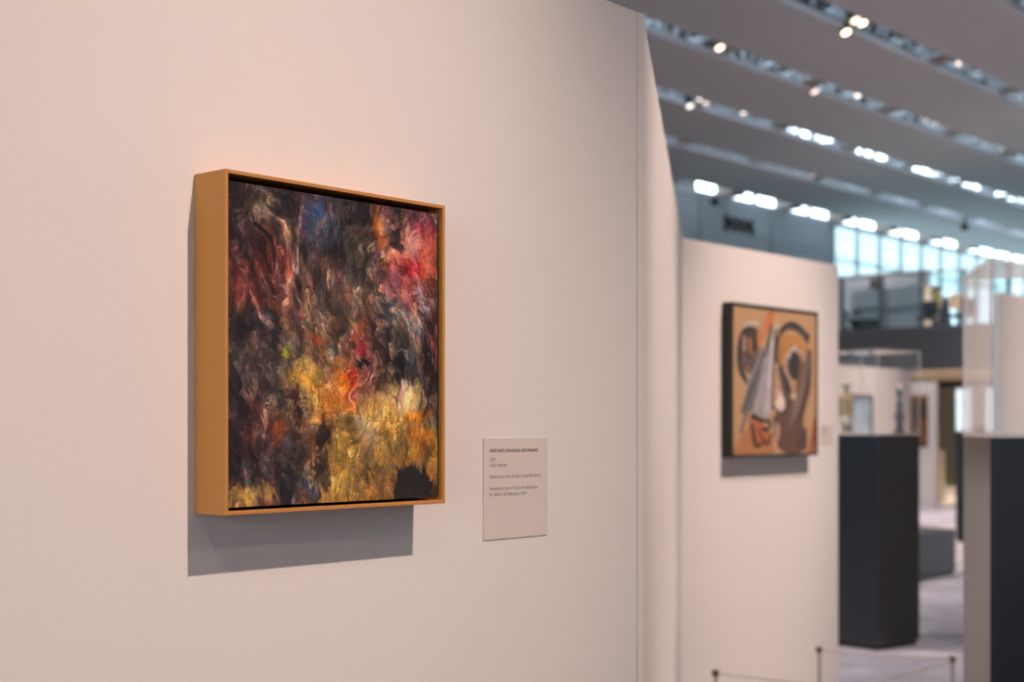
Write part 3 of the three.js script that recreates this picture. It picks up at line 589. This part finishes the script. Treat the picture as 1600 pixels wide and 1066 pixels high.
// recessed downlights under the mezzanine
for (const [s, v] of [[27.7, 12.3], [31.1, 14.1], [27.7, 15.2], [31.1, 11.2], [27.7, 9.4]]) {
  const p = group('recessed_downlight', s, MY0, v); tag(p, 'round recessed downlight in the soffit under the mezzanine', 'downlight', 'mezzanine downlights');
  mesh('trim_ring', new THREE.TorusGeometry(0.1, 0.012, 8, 28).rotateX(Math.PI / 2).translate(0, -0.002, 0), M.bone, p);
  mesh('lamp_lens', new THREE.CylinderGeometry(0.095, 0.095, 0.012, 24).translate(0, 0.002, 0), glow('#ffe2b8', 3), p);
  const L = new THREE.SpotLight('#ffe4c0', 46, 0, 1.1, 0.6, 2); L.castShadow = true; L.shadow.radius = 4;
  L.position.copy(hall(s, MY0 - 0.03, v)); L.target.position.copy(hall(s, 0, v)); L.name = 'downlight_light'; scene.add(L, L.target);
}

// ================================================================ mezzanine furniture and fittings
M.pale = std(rgb(0.8, 0.84, 0.86), 0.7); M.paleWall = std(rgb(0.78, 0.78, 0.79), 0.85); 
M.tint = phys(rgb(0.93, 0.97, 0.98), 0.02, { transmission: 1, thickness: 0 });
{
  const b = group('glass_balustrade', MS + 0.15, MY1 + 0.07, 10.5); tag(b, 'glass balustrade with dark posts along the mezzanine edge', 'balustrade');
  for (let k = 0; k < 8; k++) {
    const z = -(k * 0.86);
    mesh('post', box(0.05, 1.05, 0.07, 0, 0.525, z), M.frameDark, b);
    if (k < 7) mesh('glass_panel', box(0.012, 0.95, 0.78, 0, 0.53, z - 0.43), M.tint, b);
  }
  mesh('handrail', cyl(0.022, 0.022, 6.1, 0, 0, 0, 12).rotateX(Math.PI / 2).translate(0, 1.06, -3.0), M.frameDark, b);
}
const MF = MY1;
for (const [v0, v1, label] of [[13.55, 14.3, 'pale grey cupboard with open slot behind the green bin'], [12.72, 13.47, 'pale grey cupboard with open slot beside the dark chairs']]) {
  const c = group('storage_cupboard', 27.2, MF, v0); tag(c, label, 'cupboard'); const w = v1 - v0;
  for (const z of [-0.01, -w + 0.01]) mesh('side_board', box(0.45, 1.0, 0.02, 0.245, 0.5, z), M.pale, c);
  mesh('back_board', box(0.02, 1.0, w, 0.46, 0.5, -w / 2), M.pale, c);
  for (const y of [0.01, 0.45, 0.6, 0.99]) mesh('shelf_board', box(0.43, 0.02, w - 0.04, 0.235, y, -w / 2), M.pale, c);
  mesh('upper_door', rbox(0.02, 0.37, w - 0.03, 0.005, 0.01, 0.795, -w / 2), M.pale, c);
  mesh('lower_door', rbox(0.02, 0.42, w - 0.03, 0.005, 0.01, 0.23, -w / 2), M.pale, c);
}
tag(put(mesh('office_screen', box(0.08, 1.75, 3.0, 0, 0.875, -1.5), M.paleWall), 31, MF, 14.3), 'tall pale grey office screen behind the cupboards', 'screen');
{
  const b = group('storage_bin', 26.62, MF, 13.68); tag(b, 'dark green storage bin with black lid', 'bin');
  mesh('tub', new THREE.CylinderGeometry(0.3, 0.25, 0.26, 4, 1).rotateY(Math.PI / 4).scale(0.8, 1, 1.15).translate(0, 0.13, 0), std(rgb(0.006, 0.06, 0.035), 0.5), b);
  mesh('lid', rbox(0.4, 0.06, 0.52, 0.012, 0, 0.29, 0), M.black, b);
}
{
  const b = group('wall_clock_box', 27.3, MF + 1.0, 13.75); tag(b, 'small brown box with pale round dial on top of cupboard', 'box');
  mesh('cabinet', rbox(0.16, 0.2, 0.25, 0.008, 0, 0.1, 0), M.rust, b);
  mesh('dial', cyl(0.045, 0.045, 0.012, 0, 0, 0, 20).rotateZ(Math.PI / 2).translate(-0.083, 0.1, 0.02), M.bone, b);
}
{
  const p = group('potted_plant', 26.72, MF, 14.17); tag(p, 'small potted plant in dark pot on the mezzanine edge', 'plant');
  mesh('pot', lathe([[0, 0], [0.07, 0], [0.09, 0.2], [0.08, 0.2], [0.075, 0.18], [0, 0.18]], 18), M.slate, p);
  const leaf = new THREE.SphereGeometry(0.05, 8, 6).scale(0.5, 1.4, 0.3), g1 = std(rgb(0.16, 0.2, 0.07), 0.7), g2 = std(rgb(0.4, 0.24, 0.24), 0.7);
  for (let i = 0; i < 18; i++) { const o = mesh(i % 3 ? 'leaf' : 'flower', leaf, i % 3 ? g1 : g2, p); o.position.set((rnd() - 0.5) * 0.16, 0.24 + 0.3 * rnd(), (rnd() - 0.5) * 0.16); o.rotation.set(rnd() - 0.5, rnd() * 6, rnd() - 0.5); }
}
function officeChair(v, turn, label) {
  const c = group('office_chair', 26.85, MF, v, turn); tag(c, label, 'chair');
  mesh('seat', rbox(0.36, 0.07, 0.36, 0.02, 0, 0.3, 0), M.lampBody, c);
  mesh('backrest', rbox(0.05, 0.3, 0.34, 0.02, 0.18, 0.5, 0), M.lampBody, c);
  for (const x of [-0.15, 0.15]) for (const z of [-0.15, 0.15]) mesh('leg', cyl(0.014, 0.012, 0.28, x, 0.14, z, 8), M.lampBody, c);
}
officeChair(12.43, 0.2, 'low black chair next to the pale cupboard'); officeChair(11.72, -0.3, 'low black chair in front of the round paper lantern');
{
  const c = group('folded_parasol', 27.0, MF, 12.12); tag(c, 'dark cone shaped folded parasol between the black chairs', 'parasol');
  mesh('cloth', lathe([[0.1, 0.1], [0.12, 0.16], [0.1, 0.4], [0.05, 0.66], [0.012, 0.76], [0, 0.77]], 16), M.slate, c);
  mesh('pole', cyl(0.015, 0.015, 0.3, 0, 0.1, 0, 8), M.lampBody, c);
}
{
  const c = group('paper_lantern', 27.6, MF, 12.16); tag(c, 'round cream paper lantern glowing softly on the mezzanine', 'lantern');
  mesh('lamp_globe', new THREE.SphereGeometry(0.17, 24, 16).translate(0, 0.66, 0), std(rgb(0.7, 0.55, 0.42), 0.9, { emissive: new THREE.Color('#ffc9a0'), emissiveIntensity: 0.45 }), c);
  mesh('stand', cyl(0.012, 0.012, 0.5, 0, 0.25, 0, 8), M.lampBody, c); mesh('foot', cyl(0.1, 0.1, 0.015, 0, 0.008, 0, 20), M.lampBody, c);
  const L = new THREE.PointLight('#ffc9a0', 1.2); L.position.copy(hall(27.6, MF + 0.66, 12.16)); L.castShadow = true; L.shadow.radius = 5; L.name = 'lantern_light'; scene.add(L);
}
{
  const c = group('notice_stand', 28, MF, 12.76); tag(c, 'upright stand with pale yellow-green sheet', 'stand');
  mesh('sheet', rbox(0.01, 0.36, 0.2, 0.003, 0, 0.76, 0), std(rgb(0.5, 0.55, 0.25), 0.8), c); mesh('pole', cyl(0.012, 0.012, 0.6, 0.02, 0.3, 0, 8), M.lampBody, c); mesh('foot', cyl(0.12, 0.12, 0.015, 0.02, 0.008, 0, 20), M.lampBody, c);
}
{
  const c = group('bookcase', 28.6, MF, 13.05); tag(c, 'brown open bookcase behind the cupboards', 'bookcase');
  mesh('back', box(0.02, 1.12, 0.5, 0.29, 0.56, -0.25), M.rust, c);
  for (const z of [-0.01, -0.49]) mesh('side', box(0.3, 1.12, 0.02, 0.15, 0.56, z), M.rust, c);
  for (let k = 0; k < 4; k++) mesh('shelf', box(0.28, 0.02, 0.46, 0.15, 0.05 + 0.35 * k, -0.25), M.tan, c);
}
// under the mezzanine
{
  const c = group('lit_cabinet', 26.4, 0, 12.05); tag(c, 'warm lit display cabinet under the mezzanine', 'cabinet');
  mesh('carcass', [box(0.4, 1.0, 0.02, 0.2, 0.5, 0), box(0.4, 1.0, 0.02, 0.2, 0.5, -0.36), box(0.02, 1.0, 0.36, 0.39, 0.5, -0.18), box(0.4, 0.02, 0.36, 0.2, 1.0, -0.18), box(0.4, 0.04, 0.36, 0.2, 0.02, -0.18)], M.soffit, c);
  for (const y of [0.24, 0.43]) mesh('shelf', box(0.38, 0.02, 0.34, 0.2, y, -0.18), M.soffit, c);
  for (const [y, h] of [[0.7, 0.5], [0.14, 0.18]]) {
    mesh('lamp_panel', box(0.01, h, 0.32, 0.37, y, -0.18), glow('#ffe0b4', 0.8), c);
    const L = new THREE.RectAreaLight('#ffe0b4', 1.2, 0.32, h); L.position.copy(hall(26.4 + 0.36, y, 12.05 + 0.18)); L.lookAt(hall(20, y, 12.23)); L.name = 'cabinet_light'; scene.add(L);
  }
}
{
  const g = group('glass_screen', 31, 0, 12.2); tag(g, 'glazed screen with olive uprights under the mezzanine', 'screen');
  for (let k = 0; k <= 6; k++) mesh('upright', box(0.06, 2.5, 0.06, 0, 1.25, -k * 0.7), M.back, g);
  for (let k = 0; k < 6; k++) mesh('glass_panel', box(0.01, 2.4, 0.62, 0, 1.22, -k * 0.7 - 0.35), M.tint, g);
  mesh('head_rail', box(0.1, 0.14, 4.3, 0, 2.44, -2.1), M.black, g);
}

// ================================================================ small things on the far wall and ceiling
function camDome(s, y, v, label) {
  const c = group('security_camera', s, y, v); tag(c, label, 'camera');
  mesh('bracket', cyl(0.03, 0.03, 0.16, 0, 0.08, 0, 10), M.lampBody, c);
  mesh('dome', new THREE.SphereGeometry(0.12, 18, 12).translate(0, -0.06, 0), M.lampBody, c);
  return c;
}
camDome(30.35, 7.2, 19.72, 'dark dome camera high on the ribbed metal wall'); camDome(39.5, 7.3, 17.15, 'dark dome camera hanging under the ceiling near the window');
{
  const b = group('wall_bracket', 31.22, 6.6, 19.93); tag(b, 'dark zigzag lattice bracket fixed to the ribbed metal wall', 'bracket');
  const n = 3, w = 1.24 / n;
  for (let k = 0; k < n; k++) { mesh('cross_bar', bar([k * w, -0.03, 0], [(k + 1) * w, 0.27, 0], 0.045, 6), M.lampBody, b); mesh('cross_bar', bar([k * w, 0.27, 0.02], [(k + 1) * w, -0.03, 0.02], 0.045, 6), M.lampBody, b); }
  for (const x of [0, 1.24]) mesh('end_bar', box(0.09, 0.42, 0.06, x, 0.12, 0), M.lampBody, b);
}

renderer.render(scene, camera);
